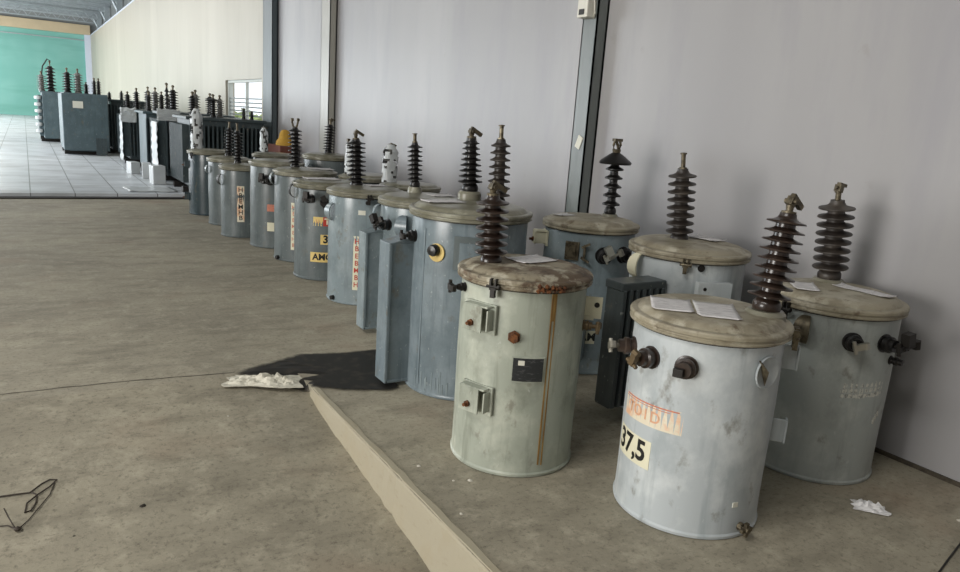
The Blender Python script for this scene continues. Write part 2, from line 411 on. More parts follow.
def clip(root, th, z, r, m='terminal'):
    f = cf(th, r, z); mb = MB()
    mb.cbox((.012, -.012, .01), (.024, .008, .05), f); mb.cbox((.012, .012, .01), (.024, .008, .05), f)
    mb.lathe([(.007, -.03), (.007, .03)], 8, f @ Matrix.Translation((.02, 0, 0)) @ Matrix.Rotation(PI/2, 4, 'X'))
    mb.lathe([(.012, -.034), (.012, -.024)], 6, f @ Matrix.Translation((.02, 0, 0)) @ Matrix.Rotation(PI/2, 4, 'X'), smooth=False)
    mb.cbox((.014, 0, -.025), (.02, .02, .05), f)
    return mb.build('lid_clamp', M[m], root)

def tank(name, pos, r, h, body, lid, label, dome=.028, group='pole transformers standing in the row by the wall', seam=None):
    t = empty(name, (pos[0], pos[1], 0)); tag(t, label, 'transformer', group)
    pr = [(r*.90, .006), (r*.965, 0), (r+.004, .004), (r+.006, .016), (r, .024)]
    for k in range(1, 9): pr.append((r-.0015*math.sin(k), .024+(h-.07)*k/8))
    pr += [(r-.004, h-.03), (r-.004, h-.006)]
    MB().lathe(pr, 72).build('tank_body', M[body], t)
    lo = MB().lathe([(r-.012, h-.040), (r+.016, h-.041), (r+.022, h-.036), (r+.023, h-.030), (r+.015, h-.026), (r+.015, h-.021), (r+.023, h-.016), (r+.024, h-.004), (r+.019, h+.003), (r+.006, h+.006), (r-.006, h+.005), (r-.014, h+dome*.35),
                (r-.026, h+dome*.72), (r-.048, h+dome*.92), (r-.09, h+dome), (r*.35, h+dome+.001), (0, h+dome+.002)], 72).build('lid', M[lid], t)
    MB().lathe([(r-.001, h-.047), (r+.006, h-.047), (r+.006, h-.040), (r-.001, h-.040)], 72).build('gasket_band', M['dark_metal'], lo)
    if seam is not None:
        f = cf(seam, r, h*.48); MB().cbox((0, 0, 0), (.006, .012, h*.86), f).build('weld_seam', M[body], t)
    return t

B = {  # bushing data: dx, dy, dz, length, tilt, shed radius (metres, degrees)
'A': (-.147, .079, .015, .40, -2.8, .078), 'B': (.175, -.138, .051, .498, 6.6, .088), 'C': (.158, .141, .055, .506, -6.4, .088),
'D': (.022, .102, .030, .523, -6.2, .080), 'E': (.205, .046, .051, .516, -.2, .062), 'F': (.104, .199, .091, .398, -2.3, .078),
'F2': (.232, .064, .027, .492, -1.7, .072), 'G': (.029, .174, .079, .405, -3.1, .058), 'H': (-.026, .150, .028, .50, -2.8, .085),
'R3': (-.17, .1, .02, .371, .7, .065), 'R2': (-.18, 0, .02, .371, .1, .055), 'R1': (.054, .154, .027, .45, 3.8, .074),
'J': (-.049, .203, .035, .538, -.6, .075), 'L': (-.013, .133, .028, .504, -1., .067), 'M': (.024, .15, .03, .473, 2.2, .066),
'R0': (-.086, .16, .023, .382, -.1, .053), 'N': (-.15, .118, .03, .60, -.2, .075)}

# ================================================================== THE TANKS
# A : front, greenish
t = tank('pole_transformer', (1.985, 2.705), .300, .933, 'green_paint', 'lid_brown', 'pale green-grey cylindrical transformer with ochre rust line down its front and a small dark plate')
r, h = .300, .933
add_bushing(t, h, B['A'], M['porcelain'], n=7, term='hook')
hanger(t, -163, .745, r, M['green_paint'], .14, .12, .05); hanger(t, -161, .36, r, M['green_paint'], .14, .12, .05)
o = MB().lathe([(.03, 0), (.03, .012), (.022, .013), (.022, .03), (0, .03)], 6, cf(-131, r-.004, .681) @ AX, smooth=False).build('plug', M['rust'], t); tag(o, 'rusty hexagonal plug')
patch(-117, .532, .150, .122, r, M['green_paint'], 'plate_frame', t, thick=.006)
pl = patch(-117, .532, .136, .108, r, M['plate_dark'], 'name_plate', t, thick=.009); patch(-123, .565, .028, .022, r, M['sticker'], 'sticker', pl, thick=.011)
for dth, w, z0, z1 in ((-102.0, .008, .06, .89), (-98.6, .006, .06, .89), (-101, .016, .76, .89)):
    patch(dth+2, (z0+z1)/2, w, z1-z0, r, M['ochre'], 'rust_streak', t, thick=.0016, jag=.004)
rm = MB()
for k in range(26):
    a = R(random.uniform(-117, -92)); s = random.uniform(.006, .013)
    rm.lathe([(0, -s), (s*.8, -s*.5), (s, 0), (s*.7, s*.6), (0, s)], 7, Matrix.Translation(((r+.022)*math.cos(a), (r+.022)*math.sin(a), h-.022+random.uniform(-.014, .012))))
tag(rm.build('rust_crust', M['rust'], t), 'dark rust on lid rim')
f = cf(-38, r, .775); mb = MB(); mb.cbox((.04, 0, 0), (.08, .012, .105), f); mb.cbox((.02, -.005, -.05), (.05, .02, .02), f)
o = mb.build('hanger_plate', M['cream_label'], t); MB().lathe([(.013, -.009), (.013, .009)], 12, f @ Matrix.Translation((.055, 0, .015)) @ Matrix.Rotation(PI/2, 4, 'X')).build('bolt_hole', M['dark_metal'], o)
low_bushing(t, -46, .695, r, .022, .045, True, 'brass', 'brass')
low_bushing(t, 168, .850, r, .018, .04, True, 'dark_metal', 'dark_metal')
clip(t, -150, h-.03, r+.018, 'dark_metal')

# B : right front, 37,5
t = tank('pole_transformer', (2.416, 1.947), .309, .873, 'white_paint', 'lid_beige', 'pale bluish-white transformer marked 37,5, nearest to the camera, with papers on its lid', dome=.03)
r, h = .309, .873
add_bushing(t, h, B['B'], M['porcelain'], n=9, term='hook', taper=.9)
low_bushing(t, 150, .715, r, .034, .07, True, 'porcelain', 'bright_metal', turn=.4)
low_bushing(t, 178, .716, r, .038, .07, True, 'porcelain', 'brass', turn=1.2)
o = low_bushing(t, -152, .721, r, .038, .055, False, 'porcelain')
MB().cbox((.06, -.015, -.01), (.03, .04, .034), cf(-152, r, .721)).build('terminal', M['dark_metal'], o, bevel=.003)
o = patch(181, .476, .325, .100, r, M['orange_label'], 'orange_label', t, skew=.012); patch(180, .520, .30, .006, r, M['pale_red'], 'orange_rule', o, thick=.0016, skew=.012); patch(176, .509, .27, .003, r, M['pale_red'], 'orange_rule', o, thick=.0016, skew=.01)
for k, c in enumerate('TOID'): text_on(c, 162+k*9, .470, .068, r+.0002, M['faint_orange'], o, 'faded_letter', bold=.001)
patch(167, .300, .235, .125, r, M['cream_label'], 'number_label', t)
text_on('37,5', 166.5, .302, .125, r, M['black_ink'], t, 'number', sx=.92, bold=.0035)
# pressed round lug with blade
f = cf(-91, r, .722); o = MB().lathe([(.062, 0), (.068, .006), (.064, .011), (.052, .006), (.0, .006)], 30, f @ AX).build('round_lug', M['white_paint'], t)
MB().add([(.002, -.055, .055), (.05, -.05, .02), (.012, -.01, -.055), (.002, -.04, .05), (.045, -.042, .018), (.008, -.002, -.05)], [(0, 1, 2), (3, 5, 4), (0, 3, 4, 1), (1, 4, 5, 2), (0, 2, 5, 3)], False, f).build('lifting_hook', M['terminal'], t)
mb = MB(); f = cf(-92, r, .05); mb.lathe([(.018, 0), (.018, .02), (.013, .022), (.013, .05), (0, .05)], 8, f @ AX, smooth=False); mb.cbox((.035, 0, 0), (.014, .06, .016), f); mb.cbox((.035, 0, 0), (.014, .016, .06), f)
tag(mb.build('drain_valve', M['terminal'], t), 'small tarnished drain valve')
patch(-100, .153, .026, .022, r, M['sticker'], 'sticker', t)
f = cf(-52, r, .42); mb = MB(); mb.cbox((.03, 0, 0), (.06, .012, .10), f); mb.cbox((.057, .01, 0), (.008, .05, .10), f); mb.build('hanger_plate', M['white_paint'], t, bevel=.002)
f = cf(-50, r, .74); mb = MB(); mb.cbox((.03, 0, 0), (.06, .012, .10), f); mb.cbox((.057, .01, 0), (.008, .05, .10), f); mb.build('hanger_plate', M['white_paint'], t, bevel=.002)
clip(t, -52, h-.035, r+.02); clip(t, -56, h-.04, r+.022)

# C : right back
t = tank('pole_transformer', (3.388, 1.993), .307, .878, 'grey_paint', 'lid_beige', 'grey transformer in the right corner against the wall with flaking white stencil', dome=.035)
r, h = .307, .878
add_bushing(t, h, B['C'], M['porcelain_dusty'], n=8, term='clamp')
low_bushing(t, -129, .727, r, .036, .06, True, turn=.3); low_bushing(t, -97, .724, r, .036, .06, True, 'porcelain_black', 'dark_metal', turn=.2, big=True)
low_bushing(t, -82, .632, r, .018, .06, False, 'dark_metal')
for k in range(12):
    for j in range(3):
        patch(-129+k*3.6, .460+j*.026+.001*k, random.uniform(.014, .021), random.uniform(.016, .024), r, M['chalk'], 'stencil_mark', t, jag=.003)
for k in range(3): patch(-91+k*2.6, .33+.014*k, .014, .03, r, M['chalk'], 'stencil_mark', t, jag=.004)
ear(t, -168, .75, r, M['terminal'], 1.2); clip(t, 175, h-.05, r+.02, 'dark_metal')

# D : behind B, with radiator bank
t = tank('pole_transformer', (3.231, 2.820), .322, .980, 'white_paint', 'lid_beige', 'pale transformer with ribbed dark radiator bank, behind the 37,5 tank', dome=.03)
r, h = .322, .980
add_bushing(t, h, B['D'], M['porcelain_dusty'], n=8, term='rod')
clip(t, -140, h-.05, r+.012); 
o = MB().lathe([(.02, 0), (.02, .006), (.012, .007), (.012, .02), (0, .02)], 10, cf(-125, r-.003, .915) @ AX).build('plug', M['dark_metal'], t)
ear(t, 170, .872, r, M['cream_label'], 1.3)
f = cf(-112, r, .80); mb = MB(); mb.cbox((.02, 0, 0), (.04, .20, .09), f); o = mb.build('hanger_plate', M['white_paint'], t, bevel=.003)
MB().lathe([(.01, 0), (.01, .002), (0, .002)], 10, f @ Matrix.Translation((.04, -.06, .01)) @ AX).build('bolt_hole', M['dark_metal'], o)
mb = MB(); mb.box(-.63, -.31, -.15, -.01, .785, .83); mb.box(-.62, -.31, -.13, -.02, .12, .17)
mb.box(-.61, -.27, -.08, -.03, .16, .79)
o = mb.build('radiator_bank', M['radiator_paint'], t, bevel=.006)
for k in range(7):
    x = -.612+k*.047
    MB().box(x-.012, x+.012, -.156, -.02, .13, .79).build('radiator_fin', M['radiator_paint'], o, bevel=.004)

# E : behind, bell-capped bushing
t = tank('pole_transformer', (3.234, 3.700), .306, .993, 'blue_paint2', 'lid_beige', 'blue-grey transformer whose black bushing has a wide bell cap, beside the steel column', dome=.03)
r, h = .306, .993
add_bushing(t, h, B['E'], M['porcelain_black'], n=6, term='lantern', bell=True)
f = cf(-141, r, .83); mb = MB(); mb.cbox((.006, -.05, 0), (.012, .09, .12), f); mb.cbox((.016, -.05, 0), (.012, .05, .08), f)
mb.cbox((.02, .035, 0), (.02, .014, .10), f); mb.cbox((.03, .06, .02), (.015, .06, .015), f @ Matrix.Rotation(.5, 4, 'X')); mb.cbox((.03, .06, -.02), (.015, .06, .015), f @ Matrix.Rotation(-.5, 4, 'X'))
mb.build('tap_switch', M['terminal'], t)
low_bushing(t, -112, .815, r, .044, .07, True, turn=.5, big=True); low_bushing(t, -84, .82, r, .044, .06, True, 'porcelain_black', 'dark_metal')
hanger(t, 155, .87, r, M['cream_label'], .10, .09, .08)
patch(-121, .262, .10, .09, r, M['cream_label'], 'maker_label', t); text_on('AM', -121, .262, .075, r, M['black_ink'], t, 'lettering', bold=.002)
mb = MB(); mb.cbox((.07, 0, 0), (.14, .18, .36), cf(-140, r-.02, .30)); mb.build('radiator_box', M['blue_paint'], t, bevel=.006)

# F : tall blue tank with flat radiator
t = tank('pole_transformer', (2.234, 3.642), .347, 1.092, 'blue_paint', 'lid_grey', 'tallest blue-grey transformer with two bushings, flat side radiator and round opening', dome=.032, seam=-168)
r, h = .347, 1.092
add_bushing(t, h, B['F'], M['porcelain_black'], n=8, term='hook', taper=.66); add_bushing(t, h, B['F2'], M['porcelain_dusty'], n=8, term='rod', taper=.85)
f = cf(-152, r, .868); o = MB().lathe([(.052, 0), (.052, .008), (.044, .009), (0, .009)], 26, f @ AX).build('sight_port', M['yellow_label'], t)
MB().lathe([(.034, 0), (.034, .03), (.028, .045), (0, .05)], 14, f @ Matrix.Translation((.004, -.008, .014)) @ AX).build('port_cap', M['porcelain_black'], o)
patch(-122, .880, .155, .19, r, M['steel_paint'], 'access_panel', t, thick=.010); patch(-120, .870, .115, .14, r, M['blue_paint'], 'panel_cover', t, thick=.016)
low_bushing(t, 172, .93, r, .03, .05, True, 'porcelain_black', 'dark_metal')
for k in range(16): patch(random.uniform(-175, -95), .05+random.random()*.05, random.uniform(.004, .01), random.uniform(.05, .16), r, M['blue_paint2'], 'paint_run', t)
def flat_radiator(x0, x1, y0, y1, z0, z1, m, t):
    mb = MB(); mb.box(x0, x1, y0, y1, z0, z1)
    mb.box(x0-.004, x1, y0-.008, y0+.012, z0-.006, z0+.012); mb.box(x0-.006, x0+.012, y0-.008, y1, z0-.006, z1)
    mb.add([(x0, y0, z1), (x1, y0, z1), (x1, y1, z1), (x0, y1, z1), (x1, y0, z1+.05), (x1, y1, z1+.05)], [(0, 1, 4), (3, 5, 2), (0, 4, 5, 3), (1, 2, 5, 4), (0, 3, 2, 1)])
    o = mb.build('radiator_panel', m, t, bevel=.004)
    mb = MB(); mb.tube([(x0-.004, y0, z0), (x0-.004, y0, z1)], .008, 8); mb.build('radiator_edge', m, o)
    return o
flat_radiator(-.49, -.28, .06, .20, .035, .885, M['blue_paint'], t)
# G
t = tank('pole_transformer', (2.474, 4.750), .300, 1.012, 'blue_paint2', 'lid_grey', 'light blue-grey transformer mostly behind the tallest tank, one short black bushing', dome=.03)
r, h = .300, 1.012
add_bushing(t, h, B['G'], M['porcelain_black'], n=8, term='rod')
low_bushing(t, -168, .835, r, .034, .08, True, 'porcelain_black', 'dark_metal', turn=.6, big=True); ear(t, 165, .90, r, M['blue_paint'], 1.2); ear(t, -140, .84, r, M['blue_paint'], 1.4)
flat_radiator(-.43, -.22, .00, .13, .045, .765, M['blue_paint2'], t)
# H
t = tank('pole_transformer', (2.475, 5.800), .314, .961, 'blue_paint2', 'lid_grey', 'blue-grey transformer with a red-lettered vertical strip and small white sticker, left of the flat radiators')
r, h = .314, .961
add_bushing(t, h, B['H'], M['porcelain_black'], n=9, term='hook')
def strip(t, th, z0, z1, w, r, m, ink, shapes):
    o = patch(th, (z0+z1)/2, w, z1-z0, r, M[m], 'strip_label', t)
    n = len(shapes); dz = (z1-z0)*.94/n
    for k, c in enumerate(shapes): text_on(c, th, z1-(z1-z0)*.03-dz*(k+.5), min(w*1.0, dz*1.15), r+.0005, M[ink], o, 'letter', bold=.001, rot=0)
strip(t, -124, .137, .60, .060, r, 'cream_label', 'red_ink', 'HBEBMBH')
patch(-118, .80, .06, .038, r, M['sticker'], 'sticker', t); ear(t, -172, .78, r, M['blue_paint2'], 1.3)
for k, th in enumerate((-110, -92)): MB().lathe([(.018, 0), (.018, .02), (0, .02)], 8, cf(th, r, .885) @ AX).build('plug', M['dark_metal'], t)
clip(t, -108, h-.04, r+.018, 'dark_metal')
MB().lathe([(.02, 0), (.02, .03), (0, .03)], 8, cf(-165, r, .04) @ AX).build('drain_plug', M['dark_metal'], t)
# I
t = tank('pole_transformer', (2.466, 6.762), .300, .919, 'steel_paint', 'lid_grey', 'grey transformer with yellow AMO label and a red and yellow label above it')
r, h = .300, .919
patch(-116, .578, .17, .085, r, M['yellow_label'], 'maker_label', t); patch(-107, .578, .075, .085, r, M['red_ink'], 'red_patch', t, thick=.002); text_on('T', -107, .578, .08, r+.001, M['cream_label'], t, 'letter', bold=.003); text_on('U', -124, .578, .05, r, M['pale_red'], t, 'letter')
patch(-106, .405, .13, .095, r, M['yellow_label'], 'number_label', t); text_on('3', -109, .405, .10, r, M['black_ink'], t, 'number', bold=.004)
patch(-112, .232, .26, .095, r, M['yellow_label'], 'maker_label', t); text_on('AMO', -114, .232, .085, r, M['black_ink'], t, 'lettering', bold=.003)
low_bushing(t, -138, .79, r, .036, .08, True, 'porcelain_black', 'dark_metal', big=True); low_bushing(t, -112, .76, r, .036, .08, True, 'porcelain_black', 'dark_metal', big=True, turn=.5)
ear(t, 172, .84, r, M['dark_metal'], 1.2)
# J
t = tank('pole_transformer', (2.547, 7.642), .322, .955, 'steel_paint', 'lid_grey', 'grey transformer with narrow red and white strip, bushing topped by two prongs')
r, h = .322, .955
add_bushing(t, h, B['J'], M['porcelain_black'], n=9, term='prongs')
strip(t, -129, .137, .64, .055, r, 'cream_label', 'pale_red', 'HEBMEHB'); ear(t, 178, .87, r, M['steel_paint'], 1.2)
MB().lathe([(.022, 0), (.022, .03), (0, .03)], 8, cf(-165, r, .03) @ AX).build('drain_plug', M['dark_metal'], t)
# K
t = tank('pole_transformer', (2.479, 8.474), .300, .979, 'steel_paint', 'lid_grey', 'grey transformer with a black fitting near the rim and two small white stickers')
r, h = .300, .979
low_bushing(t, -132, .80, r, .045, .08, True, 'porcelain_black', 'dark_metal', big=True); low_bushing(t, -120, .79, r, .045, .07, True, 'porcelain_black', 'dark_metal')
patch(-118, .475, .09, .08, r, M['pale_red'], 'sticker', t); patch(-118, .255, .085, .10, r, M['cream_label'], 'sticker', t)
# L
t = tank('pole_transformer', (2.255, 9.202), .250, .865, 'steel_paint', 'lid_grey', 'small grey transformer with an orange-framed vertical strip label')
r, h = .250, .865
add_bushing(t, h, B['L'], M['porcelain_black'], n=9, term='rod'); strip(t, -107, .20, .64, .085, r, 'orange_label', 'black_ink', 'HBEMHB')
ear(t, -172, .70, r, M['dark_metal'], 1.2); low_bushing(t, -60, .72, r, .035, .05, True, 'porcelain_black', 'dark_metal')
# M, N
t = tank('pole_transformer', (2.321, 10.151), .270, .887, 'steel_paint', 'lid_grey', 'plain grey transformer, second from the far end of the cylindrical tanks')
add_bushing(t, .887, B['M'], M['porcelain_black'], n=8, term='rod'); ear(t, -175, .74, .27, M['steel_paint'])
t = tank('pole_transformer', (2.267, 11.131), .290, .916, 'slate_paint', 'lid_grey', 'dark slate-blue transformer at the far end of the cylindrical tanks, plastic-wrapped bushing')
add_bushing(t, .916, B['N'], M['porcelain_grey'], n=8, term='rod', wrap=True)
hanger(t, 170, .72, .29, M['slate_paint']); hanger(t, 170, .25, .29, M['slate_paint']); clip(t, -150, .86, .31, 'dark_metal')

# back row along the wall
def back(pos, r, h, key, lab, **k):
    t = tank('pole_transformer', pos, r, h, 'steel_paint', 'lid_grey', lab, group='transformers half hidden in the back row against the wall')
    add_bushing(t, h, B[key], **k); ear(t, -150, h-.15, r, M['steel_paint'])
back((3.19, 8.7), .30, 1.06, 'R1', 'grey transformer in the back row in front of the narrow pale column', mat=M['porcelain_black'], n=9, term='clamp')
back((3.05, 7.15), .27, .955, 'R2', 'grey back-row transformer with small bushing half wrapped in plastic', mat=M['porcelain_grey'], n=8, term='prongs', wrap=True)
back((3.05, 6.1), .27, .97, 'R3', 'grey back-row transformer whose white bushing is wrapped in torn plastic', mat=M['porcelain_grey'], n=8, term='clamp', wrap=True)
back((3.1, 10.8), .28, .92, 'R0', 'grey back-row transformer near the dark column with thin pale-topped bushing', mat=M['porcelain_grey'], n=8, term='clamp', wrap=True)

# ================================================================== papers on lids
def sheet(name, cx, cy, z, w, l, rz, label, m='paper_print', group=None, seed=0, sag=.0):
    n1, n2 = 10, 8; vs = []; fs = []
    for i in range(n1+1):
        for j in range(n2+1):
            x = (i/n1-.5)*w; y = (j/n2-.5)*l
            zz = .004+.005*abs(noise.noise(Vector((x*9+seed, y*9, seed))))-sag*(x*x+y*y)
            if (i in (0, n1)) and (j in (0, n2)): zz += .006
            vs.append((x, y, zz))
    for i in range(n1):
        for j in range(n2):
            a = i*(n2+1)+j; fs.append((a, a+n2+1, a+n2+2, a+1))
    o = MB().add(vs, fs, True).build(name, M[m], None, (cx, cy, z), (0, 0, rz))
    s = o.modifiers.new('s', 'SOLIDIFY'); s.thickness = .001; s.offset = 1
    return tag(o, label, 'paper', group)
PAPERS = [
 ('paper_sheet', 2.265, 2.03, .905, .17, .22, -.75, 'left printed sheet on the lid of the 37,5 transformer', 1),
 ('paper_sheet', 2.385, 1.895, .905, .17, .26, -.75, 'right printed sheet on the lid of the 37,5 transformer', 2),
 ('paper_sheet', 2.06, 2.76, .963, .22, .15, .15, 'small white paper on the brown lid beside the bushing, rust-lined tank', 3),
 ('paper_sheet', 3.24, 2.07, .915, .12, .20, -.8, 'folded grey paper left of the bushing on the corner tank', 4),
 ('paper_sheet', 3.475, 1.90, .915, .09, .28, .05, 'long white strip of paper on the corner tank lid, near the wall', 5),
 ('paper_sheet', 3.42, 2.87, 1.013, .13, .20, .1, 'white paper behind the bushing of the ribbed-radiator tank', 6),
 ('paper_sheet', 3.08, 3.80, 1.024, .14, .10, .1, 'scrap of paper on the lid of the bell-cap tank', 7),
 ('paper_sheet', 2.08, 3.70, 1.127, .26, .13, 0, 'white paper on the lid of the tallest transformer', 8),
 ('paper_sheet', 2.60, 5.86, .990, .18, .14, .1, 'white paper on lid right of bushing, tank with small white sticker', 9),
 ('paper_sheet', 2.45, 6.84, .949, .34, .2, 0, 'white paper strip on the lid of the AMO tank', 10),
 ('paper_sheet', 2.70, 7.58, .984, .26, .22, -.1, 'white paper on the lid of the tank with the pronged bushing', 11),
 ('paper_sheet', 2.62, 4.70, 1.043, .20, .12, .1, 'paper on the lid of the tank behind the tallest one', 12)]
for n_, x, y, z, w, l, rz, lab, sd in PAPERS: sheet(n_, x, y, z, w, l, rz, lab, group='papers left on the transformer lids', seed=sd)

# ================================================================== far power transformers
def power_unit(x0, x1, y0, y1, zt, lab, bush, m='power_paint', fins_left=True, fins_front=True, wrap=False, z0=.07, feet=True, pw=.06, front_to=None):
    cx, cy = (x0+x1)/2, (y0+y1)/2; t = empty('power_transformer', (cx, cy, z0)); tag(t, lab, 'transformer', 'big rectangular transformers on the tiled floor')
    a, b, H = (x1-x0)/2, (y1-y0)/2, zt-z0
    mb = MB(); mb.box(-a+pw*2.2, a-.02, -b+pw*2.2, b-pw*2.2, .10, H-.05); mb.build('tank_body', M[m], t, bevel=.01)
    MB().box(-a+pw, a, -b+pw, b-pw, H-.05, H).build('cover', M[m], t, bevel=.008)
    for yy in (-b*.6, b*.6): MB().box(-a+.02, a-.04, yy-.06, yy+.06, 0, .10).build('skid', M['dark_metal'], t)
    if fins_left:
        mb = MB(); n = int((2*b-.2)/.07)
        for k in range(n):
            y = -b+.12+k*(2*b-.24)/(n-1); mb.box(-a, -a+pw*2.4, y-.012, y+.012, .18, H-.14)
        mb.build('side_radiator', M[m], t)
    if fins_front:
        mb = MB(); n = int((2*a-.2)/.07)
        for k in range(n):
            x = -a+.12+k*(2*a-.24)/(n-1); mb.box(x-.012, x+.012, -b, -b+pw*2.4, .18, H-.14)
        mb.build('front_radiator', M[m], t)
    for i, (bx, by, L, rs, kind) in enumerate(bush):
        pr, top = bushing_profile(L, rs, 7 if kind != 'thin' else 5, .9, kind == 'bell')
        o = MB().lathe(pr, 18).build('bushing', M['porcelain_grey' if kind == 'grey' else 'porcelain_black'], t, (bx-cx, by-cy, H-.002))
        MB().lathe([(.018, top), (.018, top+L*.12), (.03, top+L*.13), (.03, top+L*.16), (.01, top+L*.2)], 8).build('terminal', M['terminal'], o)
    return t, a, b, H
def wrapping(t, x0, x1, y, z0, z1, seed, w=.02, face='front'):
    vs = []; fs = []; n1, n2 = 10, 22
    for i in range(n1+1):
        for j in range(n2+1):
            u = i/n1; v = j/n2; q = noise.noise(Vector((u*5+seed, v*7, seed)))
            vs.append((x0+(x1-x0)*u, y-.02-.05*abs(q), z0+(z1-z0)*v+.03*noise.noise(Vector((u*6, seed, 0)))*(v > .9)))
    for i in range(n1):
        for j in range(n2): fs.append((i*(n2+1)+j, (i+1)*(n2+1)+j, (i+1)*(n2+1)+j+1, i*(n2+1)+j+1))
    o = MB().add(vs, fs, True).build('plastic_wrap', M['wrap'], t); s = o.modifiers.new('s', 'SOLIDIFY'); s.thickness = .004
    tag(o, 'white plastic wrap'); return o
t, a, b, H = power_unit(2.22, 3.62, 12.95, 14.4, 1.36, 'nearest dark finned power transformer behind the slate-blue tank', [
    (2.48, 13.5, .42, .085, 'black'), (2.62, 14.0, .46, .10, 'grey'), (2.82, 13.5, .40, .075, 'bell'), (3.02, 13.9, .40, .09, 'grey'), (3.30, 13.3, .2, .05, 'thin'), (3.44, 13.3, .16, .05, 'thin')])
MB().box(.0, a-.05, -b-.06, -b+.2, .30, .55).build('control_box', M['power_paint_haze'], t, bevel=.008)
t, a, b, H = power_unit(2.15, 3.55, 14.95, 16.3, 1.38, 'dark finned power transformer with white plastic on its near left edge', [
    (2.36, 15.4, .55, .05, 'thin'), (2.52, 15.7, .52, .11, 'black'), (2.9, 15.6, .42, .10, 'black'), (3.2, 15.6, .42, .10, 'black')])
wrapping(t, -a-.05, -a+.36, -b-.03, H-.16, H+.05, 5.2)
t, a, b, H = power_unit(2.05, 3.4, 16.85, 18.3, 1.34, 'middle dark power transformer with smooth blue-grey side', [
    (2.28, 17.3, .42, .08, 'black'), (2.46, 17.6, .52, .11, 'grey'), (2.7, 17.4, .36, .08, 'black')], m='power_paint_haze', fins_left=False)
t, a, b, H = power_unit(1.95, 3.4, 18.85, 20.5, 1.34, 'dark power transformer draped in plastic at its left corner, beside the big block-shaped units', [
    (2.1, 19.4, .40, .10, 'black'), (2.32, 19.6, .50, .09, 'black'), (2.55, 19.4, .55, .10, 'black'), (2.85, 19.4, .46, .10, 'black')])
wrapping(t, -a-.08, -a+.26, -b-.04, H-.30, H+.03, 9.3)
t, a, b, H = power_unit(1.88, 2.9, 22.2, 23.6, 1.52, 'dark finned transformer just right of the large smooth block unit', [
    (2.0, 22.6, .2, .07, 'thin'), (2.3, 22.6, .25, .07, 'thin')])
t, a, b, H = power_unit(.80, 1.84, 21.2, 23.4, 1.62, 'large smooth blue-grey block transformer with a pale plate, tall bushings', [
    (.98, 21.9, .62, .13, 'black'), (1.22, 21.9, .62, .13, 'grey'), (1.42, 22.2, .30, .08, 'thin'), (1.60, 22.0, .42, .07, 'black'), (1.70, 22.0, .42, .07, 'black')], m='power_paint_haze', fins_left=False, fins_front=False)
MB().box(-a, a, -b, b-.1, .12, H-.02).build('smooth_casing', M['power_paint_haze'], t, bevel=.02)
MB().box(-.28, -.05, -b-.012, -b+.01, 1.18, 1.35).build('name_plate', M['sticker'], t)
MB().box(.20, .45, -b-.02, -b+.01, .02, .45).build('lower_panel', M['power_paint'], t)
t, a, b, H = power_unit(.38, 1.02, 26.4, 28.6, 1.62, 'far left block transformer with pale ribbed left side', [
    (.50, 27.0, .60, .14, 'grey'), (.76, 27.2, .95, .16, 'black')], m='power_paint_haze', fins_front=False)
MB().box(-a+.1, a, -b, b-.1, .12, H-.02).build('smooth_casing', M['power_paint_haze'], t, bevel=.02)
mb = MB(); 
for k in range(6): mb.lathe([(.02, 0), (.09, .02), (.09, .1), (.02, .12)], 12, Matrix.Translation((-a-.02, -b+.05, .28+.2*k)))
tag(mb.build('lit_radiator_edge', M['wrap'], t), 'pale stacked rings imitating a lit radiator edge')  # pale ring stack: the lit radiator edge put into shape and colour
mb = MB(); mb.tube([(-.2, -.4, H+.35), (-.14, -.4, H+.75), (.0, -.4, H+.98), (.08, -.4, H+.92)], .02, 8); mb.build('loop_cable', M['dark_metal'], t)

def side_wrap(t, x, y0, y1, z0, z1, seed):
    vs = []; fs = []; n1, n2 = 8, 22
    for i in range(n1+1):
        for j in range(n2+1):
            u = i/n1; v = j/n2; q = noise.noise(Vector((u*5+seed, v*7, seed)))
            vs.append((x-.02-.05*abs(q), y0+(y1-y0)*u, z0+(z1-z0)*v))
    for i in range(n1):
        for j in range(n2): fs.append((i*(n2+1)+j, (i+1)*(n2+1)+j, (i+1)*(n2+1)+j+1, i*(n2+1)+j+1))
    o = MB().add(vs, fs, True).build('plastic_wrap', M['wrap'], t); s = o.modifiers.new('s', 'SOLIDIFY'); s.thickness = .004
    tag(o, 'white plastic wrap')
for t in [col.objects['power_transformer.001'], col.objects['power_transformer.003']]:
    lb = {'power_transformer.001': (.70, .65, .7, 2.), 'power_transformer.003': (.725, .825, .5, 6.)}[t.name]
    side_wrap(t, -lb[0]-.02, -lb[1]-.03, -lb[1]+lb[2], .08, 1.12, lb[3])

def carton(x, y, w, d, hh, rz, lab):
    o = MB().box(-w/2, w/2, -d/2, d/2, 0, hh).build('white_carton', M['wrap'], None, (x, y, .07), (0, 0, rz), bevel=.01); tag(o, lab, 'box', 'white cartons at the foot of the power transformers')
carton(2.03, 14.55, .22, .3, .34, .1, 'front white carton on the tiles by the plastic-wrapped edge')
carton(1.98, 15.6, .16, .3, .30, -.1, 'white carton just behind the front carton')
carton(1.85, 16.55, .18, .3, .24, .2, 'small white carton beside the smooth blue-grey side')
o = MB(); vs = []; fs = []
for i in range(15):
    for j in range(7): vs.append((1.38+i*.055+.02*math.sin(j), 13.15+j*.13+.03*math.sin(i), .078+.012*abs(noise.noise(Vector((i*.7, j*.9, 0))))))
for i in range(14):
    for j in range(6): a_ = i*7+j; fs.append((a_, a_+7, a_+8, a_+1))
o = MB().add(vs, fs, True).build('plastic_sheet', M['wrap']); o.modifiers.new('s', 'SOLIDIFY').thickness = .002
tag(o, 'flat white plastic sheet on the edge of the tiled floor', 'plastic sheet')

